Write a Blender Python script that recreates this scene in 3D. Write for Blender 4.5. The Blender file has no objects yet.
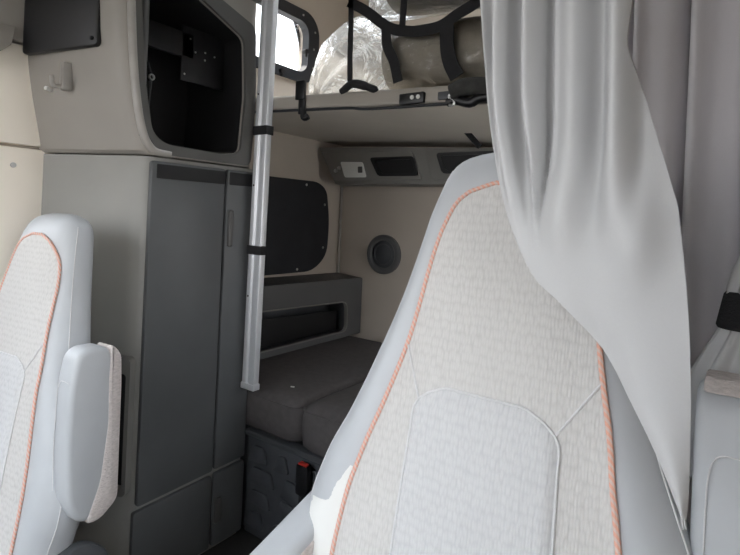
import bpy, bmesh, math, random
from mathutils import Vector, Matrix
random.seed(7)
SC = bpy.context.scene
COL = SC.collection
PI = math.pi

# ------------------------------------------------------------------ camera
F, CX, CY, ROLL, YAW, EZ = 520., 370., 215., math.radians(2.5), math.radians(35.4), 1.35
cr, sr, cy_, sy_ = math.cos(ROLL), math.sin(ROLL), math.cos(YAW), math.sin(YAW)
Rv = Vector((cy_, sy_, 0)); Dv = Vector((-sy_, cy_, 0)); Uv = Vector((0, 0, 1))
cam = bpy.data.cameras.new('camera'); co = bpy.data.objects.new('camera', cam); COL.objects.link(co)
right = cr * Rv + sr * Uv; up = -sr * Rv + cr * Uv
M4 = Matrix((( right.x, up.x, -Dv.x, 0), (right.y, up.y, -Dv.y, 0), (right.z, up.z, -Dv.z, EZ), (0, 0, 0, 1)))
co.matrix_world = M4
cam.sensor_width = 36; cam.lens = F / 740 * 36
cam.shift_y = -(277.5 - CY) / 740
cam.clip_start = .02
SC.camera = co


def ray(px, py):
    u, v = px - CX, py - CY
    a = (u * cr + v * sr) / F; b = (-u * sr + v * cr) / F
    return Vector((cy_ * a - sy_, sy_ * a + cy_, -b))


def onY(px, py, Y):            # point of the sight line at a known distance to the rear
    r = ray(px, py); t = Y / r.y
    return Vector((r.x * t, Y, EZ + r.z * t))


def onX(px, py, X):
    r = ray(px, py); t = X / r.x
    return Vector((X, r.y * t, EZ + r.z * t))

# ------------------------------------------------------------------ materials
def lin(c):
    return tuple(((v / 255) / 12.92 if v / 255 <= .04045 else ((v / 255 + .055) / 1.055) ** 2.4) for v in c)


def mat(name, rgb, rough=.6, metal=0, bump=0, bscale=120, var=.06, vscale=6, spec=.5, kind='noise', stretch=(1, 1, 1)):
    m = bpy.data.materials.new(name); m.use_nodes = True
    nt = m.node_tree; N = nt.nodes; L = nt.links
    b = N['Principled BSDF']
    c = lin(rgb)
    tc = N.new('ShaderNodeTexCoord'); mp = N.new('ShaderNodeMapping'); mp.inputs['Scale'].default_value = stretch
    L.new(tc.outputs['Object'], mp.inputs['Vector'])
    n = N.new('ShaderNodeTexNoise'); n.inputs['Scale'].default_value = vscale; n.inputs['Detail'].default_value = 4
    L.new(mp.outputs[0], n.inputs['Vector'])
    r = N.new('ShaderNodeValToRGB')
    r.color_ramp.elements[0].position = .3; r.color_ramp.elements[1].position = .7
    r.color_ramp.elements[0].color = tuple(v * (1 - var) for v in c) + (1,)
    r.color_ramp.elements[1].color = tuple(min(1, v * (1 + var)) for v in c) + (1,)
    L.new(n.outputs['Fac'], r.inputs[0]); L.new(r.outputs[0], b.inputs['Base Color'])
    b.inputs['Roughness'].default_value = rough; b.inputs['Metallic'].default_value = metal
    b.inputs['Specular IOR Level'].default_value = spec
    if bump:
        if kind == 'noise':
            t = N.new('ShaderNodeTexNoise'); t.inputs['Scale'].default_value = bscale; t.inputs['Detail'].default_value = 3
            o = t.outputs['Fac']
        else:
            t = N.new('ShaderNodeTexVoronoi'); t.inputs['Scale'].default_value = bscale
            o = t.outputs['Distance']
        L.new(mp.outputs[0], t.inputs['Vector'])
        bp = N.new('ShaderNodeBump'); bp.inputs['Strength'].default_value = bump; bp.inputs['Distance'].default_value = .004
        L.new(o, bp.inputs['Height']); L.new(bp.outputs[0], b.inputs['Normal'])
    return m


def fabric_mat(name, rgb, rgb2, su, sv):
    """woven seat cloth: rows of short upright dashes, every second row shifted"""
    m = bpy.data.materials.new(name); m.use_nodes = True
    nt = m.node_tree; N = nt.nodes; L = nt.links; b = N['Principled BSDF']
    tc = N.new('ShaderNodeTexCoord'); mp = N.new('ShaderNodeMapping'); L.new(tc.outputs['UV'], mp.inputs[0])
    mp.inputs['Scale'].default_value = (su, sv, 1)
    br = N.new('ShaderNodeTexVoronoi'); L.new(mp.outputs[0], br.inputs['Vector']); br.inputs['Scale'].default_value = 1; br.inputs['Randomness'].default_value = .55
    br.voronoi_dimensions = '2D'
    r = N.new('ShaderNodeValToRGB'); r.color_ramp.elements[0].position = .25; r.color_ramp.elements[1].position = .75
    r.color_ramp.elements[0].color = lin(rgb) + (1,); r.color_ramp.elements[1].color = lin(rgb2) + (1,)
    L.new(br.outputs['Distance'], r.inputs[0]); L.new(r.outputs[0], b.inputs['Base Color'])
    bp = N.new('ShaderNodeBump'); bp.inputs['Strength'].default_value = .45; bp.inputs['Distance'].default_value = .003; bp.invert = True
    L.new(br.outputs['Distance'], bp.inputs['Height']); L.new(bp.outputs[0], b.inputs['Normal'])
    b.inputs['Roughness'].default_value = .9; b.inputs['Specular IOR Level'].default_value = .2
    return m


def stitch_mat():
    m = bpy.data.materials.new('orange_stitch'); m.use_nodes = True
    nt = m.node_tree; N = nt.nodes; L = nt.links; b = N['Principled BSDF']
    tc = N.new('ShaderNodeTexCoord')
    w = N.new('ShaderNodeTexWave'); w.bands_direction = 'DIAGONAL'; w.inputs['Scale'].default_value = 55; w.inputs['Distortion'].default_value = .5
    L.new(tc.outputs['Object'], w.inputs['Vector'])
    r = N.new('ShaderNodeValToRGB'); r.color_ramp.elements[0].color = lin((216, 162, 142)) + (1,); r.color_ramp.elements[1].color = lin((206, 182, 172)) + (1,)
    r.color_ramp.elements[0].position = .35; r.color_ramp.elements[1].position = .75
    L.new(w.outputs['Fac'], r.inputs[0]); L.new(r.outputs[0], b.inputs['Base Color'])
    b.inputs['Roughness'].default_value = .8
    return m


def clear_mat(name, tint, gloss, rough, bump=0, bscale=14, veil=0):
    m = bpy.data.materials.new(name); m.use_nodes = True
    nt = m.node_tree; N = nt.nodes; L = nt.links; N.clear()
    out = N.new('ShaderNodeOutputMaterial'); t = N.new('ShaderNodeBsdfTransparent'); t.inputs[0].default_value = tint + (1,)
    g = N.new('ShaderNodeBsdfGlossy'); g.inputs['Roughness'].default_value = rough
    mx = N.new('ShaderNodeMixShader'); lw = N.new('ShaderNodeLayerWeight'); lw.inputs['Blend'].default_value = gloss
    if bump:
        tc = N.new('ShaderNodeTexCoord'); n = N.new('ShaderNodeTexNoise'); n.inputs['Scale'].default_value = bscale
        n.inputs['Detail'].default_value = 3; n.inputs['Distortion'].default_value = 1.2; L.new(tc.outputs['Object'], n.inputs['Vector'])
        bp = N.new('ShaderNodeBump'); bp.inputs['Strength'].default_value = bump; bp.inputs['Distance'].default_value = .03
        L.new(n.outputs['Fac'], bp.inputs['Height']); L.new(bp.outputs[0], g.inputs['Normal']); L.new(bp.outputs[0], lw.inputs['Normal'])
    L.new(lw.outputs['Fresnel'], mx.inputs[0]); L.new(t.outputs[0], mx.inputs[1]); L.new(g.outputs[0], mx.inputs[2])
    last = mx
    if veil:
        d = N.new('ShaderNodeBsdfTranslucent'); d.inputs[0].default_value = (.85, .85, .83, 1)
        m2 = N.new('ShaderNodeMixShader'); m2.inputs[0].default_value = veil
        L.new(mx.outputs[0], m2.inputs[1]); L.new(d.outputs[0], m2.inputs[2]); last = m2
    L.new(last.outputs[0], out.inputs[0])
    return m


def cloth_mat(name, rgb, trans=.25):
    m = bpy.data.materials.new(name); m.use_nodes = True
    nt = m.node_tree; N = nt.nodes; L = nt.links; b = N['Principled BSDF']
    c = lin(rgb) + (1,)
    tc = N.new('ShaderNodeTexCoord'); n = N.new('ShaderNodeTexNoise'); n.inputs['Scale'].default_value = 420
    L.new(tc.outputs['Object'], n.inputs['Vector'])
    r = N.new('ShaderNodeValToRGB'); r.color_ramp.elements[0].color = tuple(v * .95 for v in c[:3]) + (1,); r.color_ramp.elements[1].color = c
    L.new(n.outputs['Fac'], r.inputs[0]); L.new(r.outputs[0], b.inputs['Base Color'])
    b.inputs['Roughness'].default_value = .85; b.inputs['Specular IOR Level'].default_value = .2
    b.inputs['Sheen Weight'].default_value = .15
    return m


M = dict(
    vinyl=mat('light_grey_vinyl', (182, 185, 188), .45, bump=.08, bscale=900, var=.03, vscale=12),
    fabric=fabric_mat('seat_cloth', (202, 200, 197), (189, 187, 184), 66, 225),
    fabric_in=fabric_mat('seat_cloth_centre', (203, 203, 203), (191, 191, 192), 66, 225),
    armcloth=mat('armrest_cloth', (198, 190, 186), .9, bump=.7, bscale=130, var=.12, vscale=90, stretch=(1, 1, 2.2)),
    stitch=stitch_mat(),
    seam=mat('seam_thread', (206, 206, 206), .8, var=.05, vscale=300),
    darkplastic=mat('charcoal_plastic', (74, 76, 79), .5, bump=.12, bscale=700, var=.05, vscale=9),
    cabinet=mat('grey_cabinet_laminate', (150, 149, 144), .48, bump=.10, bscale=600, var=.05, vscale=5),
    door=mat('charcoal_cabinet_door', (88, 90, 91), .45, bump=.10, bscale=600, var=.06, vscale=7),
    shell=mat('beige_grey_shell', (150, 145, 138), .5, bump=.08, bscale=500, var=.04, vscale=5),
    bezel=mat('grey_bezel', (84, 83, 81), .42, bump=.06, bscale=500, var=.05, vscale=7),
    rim=mat('pale_bezel_rim', (158, 154, 148), .4, var=.10, vscale=14),
    black=mat('black_plastic', (24, 24, 26), .4, bump=.06, bscale=600, var=.1),
    recess=mat('black_recess', (16, 16, 18), .6, var=.2, vscale=8),
    webbing=mat('black_webbing', (30, 30, 32), .85, bump=.5, bscale=260, var=.15, vscale=60),
    mount=mat('dark_bracket_steel', (40, 40, 42), .45, .6, var=.12, vscale=20),
    steel=mat('bright_screw_steel', (200, 200, 200), .3, .9),
    alu=mat('brushed_aluminium', (222, 224, 227), .38, .45, bump=.1, bscale=40, var=.05, vscale=30, stretch=(40, 40, 1)),
    cream=mat('cream_trim', (248, 240, 226), .55, var=.03, vscale=4),
    wall=mat('beige_padded_wall', (188, 178, 166), .85, bump=.15, bscale=300, var=.05, vscale=3),
    lip=mat('bunk_lip', (158, 152, 143), .6, bump=.08, bscale=300, var=.04),
    deck=mat('bunk_board', (222, 214, 203), .7, bump=.1, bscale=200, var=.05, vscale=3),
    console=mat('grey_console', (128, 126, 122), .5, bump=.06, bscale=500, var=.04),
    shelf=mat('dark_grey_shelf', (92, 92, 92), .5, bump=.1, bscale=500, var=.06),
    shade=mat('dark_window_shade', (40, 41, 45), .8, bump=.25, bscale=40, var=.15, vscale=8),
    mattress=mat('charcoal_bunk_cloth', (86, 82, 82), .95, bump=.4, bscale=400, var=.10, vscale=40),
    basepanel=mat('dark_bunk_base', (72, 74, 78), .55, bump=.3, bscale=26, var=.15, vscale=16),
    floor=mat('dark_rubber_floor', (48, 47, 46), .8, bump=.3, bscale=200, var=.15),
    ceiling=mat('grey_headliner', (176, 170, 160), .9, var=.04),
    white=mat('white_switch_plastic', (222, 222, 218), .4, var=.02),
    red=mat('red_button', (170, 44, 36), .4, var=.08),
    foam=mat('grey_beige_foam', (150, 143, 132), .85, bump=.1, bscale=60, var=.06, vscale=5),
    strap_grey=mat('dark_grey_fabric', (52, 52, 50), .9, bump=.4, bscale=150, var=.25, vscale=40),
    ground=mat('pale_bounce_ground', (190, 187, 180), .9, bump=.2, bscale=8, var=.1, vscale=2),
    curtain=cloth_mat('grey_curtain_cloth', (190, 190, 190)),
    curtain_rear=cloth_mat('rear_curtain_cloth', (208, 205, 208)),
    glass=clear_mat('window_glass', (.965, .96, .96), .25, .02),
    plastic=clear_mat('clear_plastic_film', (.95, .95, .94), .38, .10, 1, 13, .15),
    rubber=mat('black_rubber_seal', (42, 44, 48), .6, var=.1),
    dash=mat('dashboard_plastic', (70, 70, 72), .7, var=.08),
)

# ------------------------------------------------------------------ mesh helpers
class MB:
    def __init__(s): s.bm = bmesh.new(); s.uv = None

    def merge(s, other, mtx=None):
        me = bpy.data.meshes.new('t'); other.to_mesh(me); other.free()
        if mtx is not None: me.transform(mtx)
        s.bm.from_mesh(me); bpy.data.meshes.remove(me); return s

    def box(s, lo, hi, bev=.004, seg=2, mtx=None):
        b = bmesh.new(); bmesh.ops.create_cube(b, size=1)
        lo, hi = Vector(lo), Vector(hi); d = hi - lo; c = (hi + lo) / 2
        for v in b.verts: v.co = Vector((v.co.x * d.x, v.co.y * d.y, v.co.z * d.z)) + c
        if bev: bmesh.ops.bevel(b, geom=b.edges[:], offset=min(bev, min(d) * .45), segments=seg, affect='EDGES', profile=.5)
        return s.merge(b, mtx)

    def tube(s, pts, r, n=10, cap=True, flat=None):
        """sweep along pts; flat=(half width, half thickness, width direction) makes a ribbon"""
        pts = [Vector(p) for p in pts]; b = bmesh.new(); rings = []
        T = [(pts[min(i + 1, len(pts) - 1)] - pts[max(i - 1, 0)]).normalized() for i in range(len(pts))]
        a = Vector((0, 0, 1)) if abs(T[0].z) < .9 else Vector((1, 0, 0))
        a = (a - T[0] * a.dot(T[0])).normalized()
        for i, p in enumerate(pts):
            if flat:
                a = Vector(flat[2]); a = (a - T[i] * a.dot(T[i])).normalized()
            else:
                a = (a - T[i] * a.dot(T[i])).normalized()
            c = T[i].cross(a)
            rr = r[i] if isinstance(r, (list, tuple)) else r
            ring = []
            if flat:
                for x, y in ((-1, -1), (1, -1), (1, 1), (-1, 1)):
                    ring.append(b.verts.new(p + a * flat[0] * x + c * flat[1] * y))
            else:
                for k in range(n):
                    t = 2 * PI * k / n
                    ring.append(b.verts.new(p + a * rr * math.cos(t) + c * rr * math.sin(t)))
            rings.append(ring)
        m = len(rings[0])
        for i in range(len(rings) - 1):
            for k in range(m):
                b.faces.new((rings[i][k], rings[i][(k + 1) % m], rings[i + 1][(k + 1) % m], rings[i + 1][k]))
        if cap: b.faces.new(rings[0][::-1]); b.faces.new(rings[-1])
        bmesh.ops.recalc_face_normals(b, faces=b.faces[:])
        return s.merge(b)

    def loft(s, rings, close=True, cap=True, mtx=None):
        b = bmesh.new(); R = [[b.verts.new(p) for p in r] for r in rings]; m = len(R[0])
        for i in range(len(R) - 1):
            for k in range(m if close else m - 1):
                b.faces.new((R[i][k], R[i][(k + 1) % m], R[i + 1][(k + 1) % m], R[i + 1][k]))
        if cap and close: b.faces.new(R[0][::-1]); b.faces.new(R[-1])
        bmesh.ops.recalc_face_normals(b, faces=b.faces[:])
        return s.merge(b, mtx)

    def prism(s, poly, fn, d0, d1, bev=.004, seg=2, mtx=None):
        """poly of 2D points; fn(a, b, d) -> 3D; between depths d0 and d1"""
        b = bmesh.new()
        A = [b.verts.new(fn(x, y, d0)) for x, y in poly]; B = [b.verts.new(fn(x, y, d1)) for x, y in poly]
        m = len(poly)
        fa = b.faces.new(A); fb = b.faces.new(B[::-1])
        for k in range(m): b.faces.new((A[k], B[k], B[(k + 1) % m], A[(k + 1) % m]))
        bmesh.ops.recalc_face_normals(b, faces=b.faces[:])
        if bev:
            bmesh.ops.bevel(b, geom=list(fa.edges) + list(fb.edges), offset=bev, segments=seg, affect='EDGES', profile=.5)
        return s.merge(b, mtx)

    def frame(s, outer, inner, fn, d0, d1):
        """plate with a hole: outer and inner outlines with the same number of points"""
        b = bmesh.new(); m = len(outer); V = []
        for d in (d0, d1):
            V.append([b.verts.new(fn(x, y, d)) for x, y in outer]); V.append([b.verts.new(fn(x, y, d)) for x, y in inner])
        o0, i0, o1, i1 = V
        for k in range(m):
            j = (k + 1) % m
            for q in ((o0[k], o0[j], i0[j], i0[k]), (o1[k], i1[k], i1[j], o1[j]), (o0[k], o1[k], o1[j], o0[j]), (i0[k], i0[j], i1[j], i1[k])):
                b.faces.new(q)
        bmesh.ops.recalc_face_normals(b, faces=b.faces[:])
        return s.merge(b)

    def disc(s, c, ax, r0, r1, d0, d1, n=32):
        """lathe ring/cylinder about axis ax at c"""
        ax = Vector(ax).normalized(); a = Vector((0, 0, 1)) if abs(ax.z) < .9 else Vector((1, 0, 0))
        a = (a - ax * a.dot(ax)).normalized(); q = ax.cross(a); c = Vector(c)
        ring = lambda r, d: [c + ax * d + (a * math.cos(2 * PI * k / n) + q * math.sin(2 * PI * k / n)) * r for k in range(n)]
        if r0 <= 0: return s.loft([ring(r1, d0), ring(r1, d1 - (d1 - d0) * .25), ring(r1 * .93, d1)])
        e = (d1 - d0) * .3; w = (r1 - r0) * .25
        return s.loft([ring(r0, d0), ring(r1, d0), ring(r1, d1 - e), ring(r1 - w, d1), ring(r0 + w, d1), ring(r0, d1 - e), ring(r0, d0)], cap=False)

    def grid(s, fn, nu, nv, uv=None):
        b = bmesh.new(); lay = b.loops.layers.uv.new('UVMap') if uv else None
        V = [[b.verts.new(fn(i / nu, j / nv)) for i in range(nu + 1)] for j in range(nv + 1)]
        for j in range(nv):
            for i in range(nu):
                f = b.faces.new((V[j][i], V[j][i + 1], V[j + 1][i + 1], V[j + 1][i]))
                if uv:
                    for lp, (di, dj) in zip(f.loops, ((0, 0), (1, 0), (1, 1), (0, 1))):
                        lp[lay].uv = uv((i + di) / nu, (j + dj) / nv)
        return s.merge(b)

    def build(s, name, m, parent=None, angle=40, smooth=True):
        me = bpy.data.meshes.new(name); bmesh.ops.remove_doubles(s.bm, verts=s.bm.verts[:], dist=1e-6)
        s.bm.to_mesh(me); s.bm.free()
        me.materials.append(m if not isinstance(m, str) else M[m])
        if smooth:
            for p in me.polygons: p.use_smooth = True
            me.set_sharp_from_angle(angle=math.radians(angle))
        o = bpy.data.objects.new(name, me); COL.objects.link(o)
        if parent is not None:
            o.parent = parent
            o.matrix_parent_inverse = Matrix.Translation(-Vector(parent.location)) if parent.type == 'EMPTY' and not parent.get('_local') else Matrix()
        return o


def thing(name, label, cat, loc=(0, 0, 0), group=None):
    o = bpy.data.objects.new(name, None); COL.objects.link(o); o.location = loc; o.empty_display_size = .05
    o['label'] = label; o['category'] = cat
    if group: o['group'] = group
    return o


def tag(o, label, cat, group=None):
    o['label'] = label; o['category'] = cat
    if group: o['group'] = group
    return o


def struct(o):
    o['kind'] = 'structure'; return o


def sub(o, name, mb, m, angle=40):      # sub-part of a mesh part
    c = mb.build(name, m, None, angle); c.parent = o
    c.matrix_parent_inverse = Matrix.Translation(-Vector(o.parent.location)).inverted() @ Matrix.Translation(-Vector(o.parent.location)) if o.parent else Matrix()
    return c


def rrect(x0, y0, x1, y1, r, n=6):
    P = []
    rs = r if isinstance(r, (tuple, list)) else (r,) * 4
    for (cx, cy, a0), q in zip(((x1, y1, 0), (x0, y1, 90), (x0, y0, 180), (x1, y0, 270)), rs):
        sx = -1 if cx == x1 else 1; sy = -1 if cy == y1 else 1
        for k in range(n + 1):
            a = math.radians(a0 + 90 * k / n)
            P.append((cx + sx * q + q * math.cos(a), cy + sy * q + q * math.sin(a)))
    return P


def rpoly(poly, r, n=5):
    """round every corner of a polygon"""
    P = []; m = len(poly)
    for i in range(m):
        a, b, c = Vector(poly[i - 1]), Vector(poly[i]), Vector(poly[(i + 1) % m])
        rr = min(r, (a - b).length * .48, (c - b).length * .48)
        p, q = b + (a - b).normalized() * rr, b + (c - b).normalized() * rr
        for k in range(n + 1):
            t = k / n; P.append(tuple(p * (1 - t) ** 2 + b * 2 * t * (1 - t) + q * t * t))
    return P


def lerp_tab(tab, z):
    """smooth interpolation of a table (monotone cubic)"""
    if z <= tab[0][0]: return tab[0][1]
    if z >= tab[-1][0]: return tab[-1][1]
    n = len(tab); d = [(tab[i + 1][1] - tab[i][1]) / (tab[i + 1][0] - tab[i][0]) for i in range(n - 1)]
    m = [d[0]] + [0 if d[i - 1] * d[i] <= 0 else 2 * d[i - 1] * d[i] / (d[i - 1] + d[i]) for i in range(1, n - 1)] + [d[-1]]
    for i in range(n - 1):
        if z <= tab[i + 1][0]:
            h = tab[i + 1][0] - tab[i][0]; t = (z - tab[i][0]) / h
            return (tab[i][1] * (1 + 2 * t) * (1 - t) ** 2 + m[i] * h * t * (1 - t) ** 2 + tab[i + 1][1] * t * t * (3 - 2 * t) + m[i + 1] * h * t * t * (t - 1))


def smooth_path(pts, n=8):
    """Catmull-Rom through the points"""
    pts = [Vector(p) for p in pts]; P = [pts[0] * 2 - pts[1]] + pts + [pts[-1] * 2 - pts[-2]]; out = []
    for i in range(1, len(P) - 2):
        a, b, c, d = P[i - 1:i + 3]
        for k in range(n):
            t = k / n
            out.append(.5 * ((2 * b) + (c - a) * t + (2 * a - 5 * b + 4 * c - d) * t * t + (3 * b - a - 3 * c + d) * t ** 3))
    out.append(pts[-1]); return out


YZ = lambda X: (lambda a, b, d: (X + d, a, b))      # plane facing +X, a = Y, b = Z
XZ = lambda Y: (lambda a, b, d: (a, Y - d, b))      # plane facing -Y, a = X, b = Z
XL, YR, XC, YF = -2.08, 2.60, -1.65, 1.5            # left wall, rear wall, cabinet face, bunk front

# ------------------------------------------------------------------ the cab shell
struct(MB().box((-2.3, -1.3, -.08), (.35, 2.75, 0), 0).build('floor', 'floor'))
struct(MB().box((-8, -8, -.75), (8, 8, -.65), 0).build('ground', 'ground'))  # unseen ground, made pale to bounce light up into the cab
mb = MB()
for lo, hi in (((-2.2, .38, 2.78), (-1.70, 2.72, 2.86)), ((-.90, .38, 2.78), (.3, 2.72, 2.86)), ((-1.70, .38, 2.78), (-.90, 1.55, 2.86)), ((-1.70, 2.35, 2.78), (-.90, 2.72, 2.86))): mb.box(lo, hi, 0)
struct(mb.build('ceiling', 'ceiling', smooth=False))
wh = struct(MB().frame(rrect(-1.72, 1.53, -.88, 2.37, .06), rrect(-1.66, 1.59, -.94, 2.31, .06), lambda a, b, d: (a, b, 2.77 + d), 0, .06).build('window_7', 'cream'))  # unseen roof hatch, added to bring light onto the upper bunk
g = MB().prism(rrect(-1.69, 1.56, -.91, 2.34, .06), lambda a, b, d: (a, b, 2.80 + d), 0, .006, 0).build('pane', 'glass', smooth=False); g.parent = wh


def wall_with_holes(name, X0, X1, ys, zs, holes, m):
    """wall slab made of cells, leaving the window openings free; holes are (y0, y1, z0, z1)"""
    mb = MB()
    for a, b in zip(ys, ys[1:]):
        for c, d in zip(zs, zs[1:]):
            if any(a >= h[0] - 1e-6 and b <= h[1] + 1e-6 and c >= h[2] - 1e-6 and d <= h[3] + 1e-6 for h in holes): continue
            mb.box((X0, a, c), (X1, b, d), 0)
    return struct(mb.build(name, m, smooth=False))


W1 = (1.62, 2.235, 2.11, 2.46)      # sleeper window
W2 = (-.55, .62, 1.08, 1.78)        # far door window
W3, W4_ADDED, W5_ADDED = (-.60, .50, 1.0, 1.78), (1.62, 2.36, .78, 1.50), (1.62, 2.235, 2.11, 2.46)   # near side: door window, two unseen sleeper windows added to light the bunk
wall_with_holes('wall_left', XL - .08, XL, [-1.3, -.55, .62, 1.62, 2.235, 2.72], [0, 1.08, 1.78, 2.11, 2.46, 2.78], [W1, W2], 'wall')
wall_with_holes('wall_right', .14, .22, [-1.3, -.60, .50, 1.62, 2.235, 2.36, 2.72], [0, .78, 1.0, 1.50, 1.78, 2.11, 2.46, 2.78], [W3, W4_ADDED, W5_ADDED], 'wall')
struct(MB().box((-2.16, YR, 0), (.22, YR + .08, 2.78), 0).build('wall_rear', 'wall'))
mb = MB(); mb.box((-2.16, -1.3, 0), (.22, -1.22, 1.08), 0); mb.box((-2.16, -1.22, .6), (.14, -.85, 1.02), .05)
struct(mb.build('wall_front', 'dash'))
# low sloped roof header, unseen, shaped to keep skylight off the upper curtain
struct(MB().loft([[(-2.16, -.74, 2.02), (-2.16, .28, 2.06), (-2.16, .42, 2.80), (-2.16, .42, 2.88), (-2.16, .20, 2.12), (-2.16, -.78, 2.07)],
                  [(.22, -.74, 2.02), (.22, .28, 2.06), (.22, .42, 2.80), (.22, .42, 2.88), (.22, .20, 2.12), (.22, -.78, 2.07)]]).build('shade_header', 'ceiling', smooth=False))
# windscreen
wf = MB().frame([(-2.14, 1.05), (.20, 1.05), (.20, 2.06), (-2.14, 2.06)], [(-2.06, 1.10), (.12, 1.10), (.12, 2.0), (-2.06, 2.0)],
                lambda a, b, d: (a, -1.26 + (b - 1.05) * .52 + d, b), 0, .04).build('window_3', 'rubber'); struct(wf)
g = MB().prism([(-2.06, 1.10), (.12, 1.10), (.12, 2.0), (-2.06, 2.0)], lambda a, b, d: (a, -1.26 + (b - 1.05) * .52 + d, b), .015, .021, 0).build('pane', 'glass', smooth=False); g.parent = wf
# far door window
w2 = MB().frame(rrect(-.55, 1.08, .62, 1.78, .05), rrect(-.50, 1.13, .57, 1.74, .05), YZ(XL - .06), 0, .07).build('window_2', 'rubber'); struct(w2)
g = MB().prism(rrect(-.52, 1.11, .59, 1.76, .05), YZ(XL - .05), 0, .005, 0).build('pane', 'glass', smooth=False); g.parent = w2
# sleeper window
w1 = MB().frame(rrect(1.60, 2.09, 2.305, 2.50, .13, 8), rrect(1.66, 2.145, 2.215, 2.435, .075, 8), YZ(XL - .03), 0, .05).build('window_1', 'rubber'); struct(w1)
g = MB().prism(rrect(1.64, 2.12, 2.235, 2.455, .08, 8), YZ(XL - .05), 0, .005, 0).build('pane', 'glass', smooth=False); g.parent = w1
for p in ((305, 52), (281, 71)):
    q = onX(*p, XL + .02); k = MB().disc(q, (1, 0, 0), 0, .016, -.01, .016, 14).box((XL + .02, q.y - .006, q.z - .03), (XL + .035, q.y + .006, q.z), .002).build('latch', 'black'); k.parent = w1
for yy, zz in ((2.26, 2.19), (2.26, 2.30), (2.265, 2.40), (2.16, 2.468)):
    k = MB().disc((XL + .02, yy, zz), (1, 0, 0), 0, .006, -.002, .004, 10).build('screw', 'steel'); k.parent = w1
for k_, (a0, a1, b0, b1) in enumerate((W3, W4_ADDED, W5_ADDED)):  # the last two are the added light openings
    wn = struct(MB().frame(rrect(a0 - .01, b0 - .01, a1 + .01, b1 + .01, .06), rrect(a0 + .04, b0 + .04, a1 - .04, b1 - .04, .06), YZ(.13), 0, .07).build('window_%d' % (k_ + 4), 'rubber'))
    g = MB().prism(rrect(a0 + .02, b0 + .02, a1 - .02, b1 - .02, .06), YZ(.17), 0, .005, 0).build('pane', 'glass', smooth=False); g.parent = wn
# cream trim on the pillar between door and cabinet
t2 = struct(MB().box((XL, .69, .95), (XL + .03, .90, 1.532), .006).build('trim_2', 'cream'))
t3 = struct(MB().box((XL, .62, 1.542), (XL + .035, .90, 1.885), .006).build('trim_3', 'cream'))
t4 = struct(MB().box((XL, .55, 1.893), (XL + .05, .90, 2.78), .01).build('trim_4', 'shell'))
q = onX(13, 165, XL + .03)
k = MB().disc(q, (1, 0, 0), 0, .009, -.003, .006, 14).build('snap_button', 'steel'); k.parent = t2
k = MB().loft([[(XL + .05, .60 + .0, 1.80), (XL + .09, .60, 1.80), (XL + .09, .64, 1.80), (XL + .05, .64, 1.80)],
               [(XL + .05, .62, 1.86), (XL + .10, .62, 1.86), (XL + .10, .70, 1.86), (XL + .05, .70, 1.86)],
               [(XL + .04, .64, 1.93), (XL + .07, .64, 1.93), (XL + .07, .72, 1.93), (XL + .04, .72, 1.93)]]).build('trim_cap', 'shell'); k.parent = t4
struct(MB().box((XL, .64, .30), (XL + .035, .688, 1.535), .01).build('trim_5', 'rubber'))
d1 = struct(MB().box((XL - .0, -.55, .05), (XL + .05, .60, 1.06), .02).build('door_1', 'dash'))

# ------------------------------------------------------------------ lower storage cabinet
cab = thing('storage_cabinet', 'tall charcoal storage cabinet behind the left seat, with two narrow doors', 'cabinet', (-1.86, 1.25, 0))
foot = rpoly([(XL + .004, .83), (-1.70, .988), (XC - .012, 1.02), (XC - .012, YF - .005), (XL + .004, YF - .005)], .03, 4)
MB().prism(foot, lambda a, b, d: (a, b, d), 0, 1.52, .004).build('body', 'cabinet', cab)
zd0, zd1 = .315, 1.505
# the door bottoms slope gently: panel polygons in Y, Z
dr = MB().prism(rpoly([(1.012, zd0), (1.325, zd0 + .008), (1.325, zd1), (1.012, zd1)], .012), YZ(XC - .012), 0, .022, .006).build('door', 'door', cab)
MB().prism(rpoly([(1.030, 1.445), (1.322, 1.445), (1.322, 1.495), (1.030, 1.495)], .004), YZ(XC + .009), 0, .004, .002).build('handle', 'recess', dr)
dr2 = MB().prism(rpoly([(1.336, zd0 + .008), (1.488, zd0 + .012), (1.488, zd1), (1.336, zd1)], .01), YZ(XC - .012), 0, .020, .006).build('door', 'door', cab)
MB().prism(rpoly([(1.345, 1.445), (1.484, 1.445), (1.484, 1.495), (1.345, 1.495)], .004), YZ(XC + .007), 0, .004, .002).build('handle', 'recess', dr2)
MB().prism(rrect(1.345, 1.20, 1.368, 1.345, .008), YZ(XC + .005), 0, .014, .005).build('handle', 'bezel', dr2)
MB().prism(rpoly([(1.0, .02), (1.325, .02), (1.325, zd0 - .010), (1.0, zd0 - .016)], .012), YZ(XC - .012), 0, .020, .006).build('lower_panel', 'door', cab)
MB().prism(rpoly([(1.336, .02), (1.488, .02), (1.488, zd0 - .004), (1.336, zd0 - .008)], .012), YZ(XC - .012), 0, .020, .006).build('lower_panel', 'door', cab)
MB().prism(rrect(1.338, .11, 1.372, .21, .010), YZ(XC + .004), 0, .014, .005).build('latch', 'bezel', cab)
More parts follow.
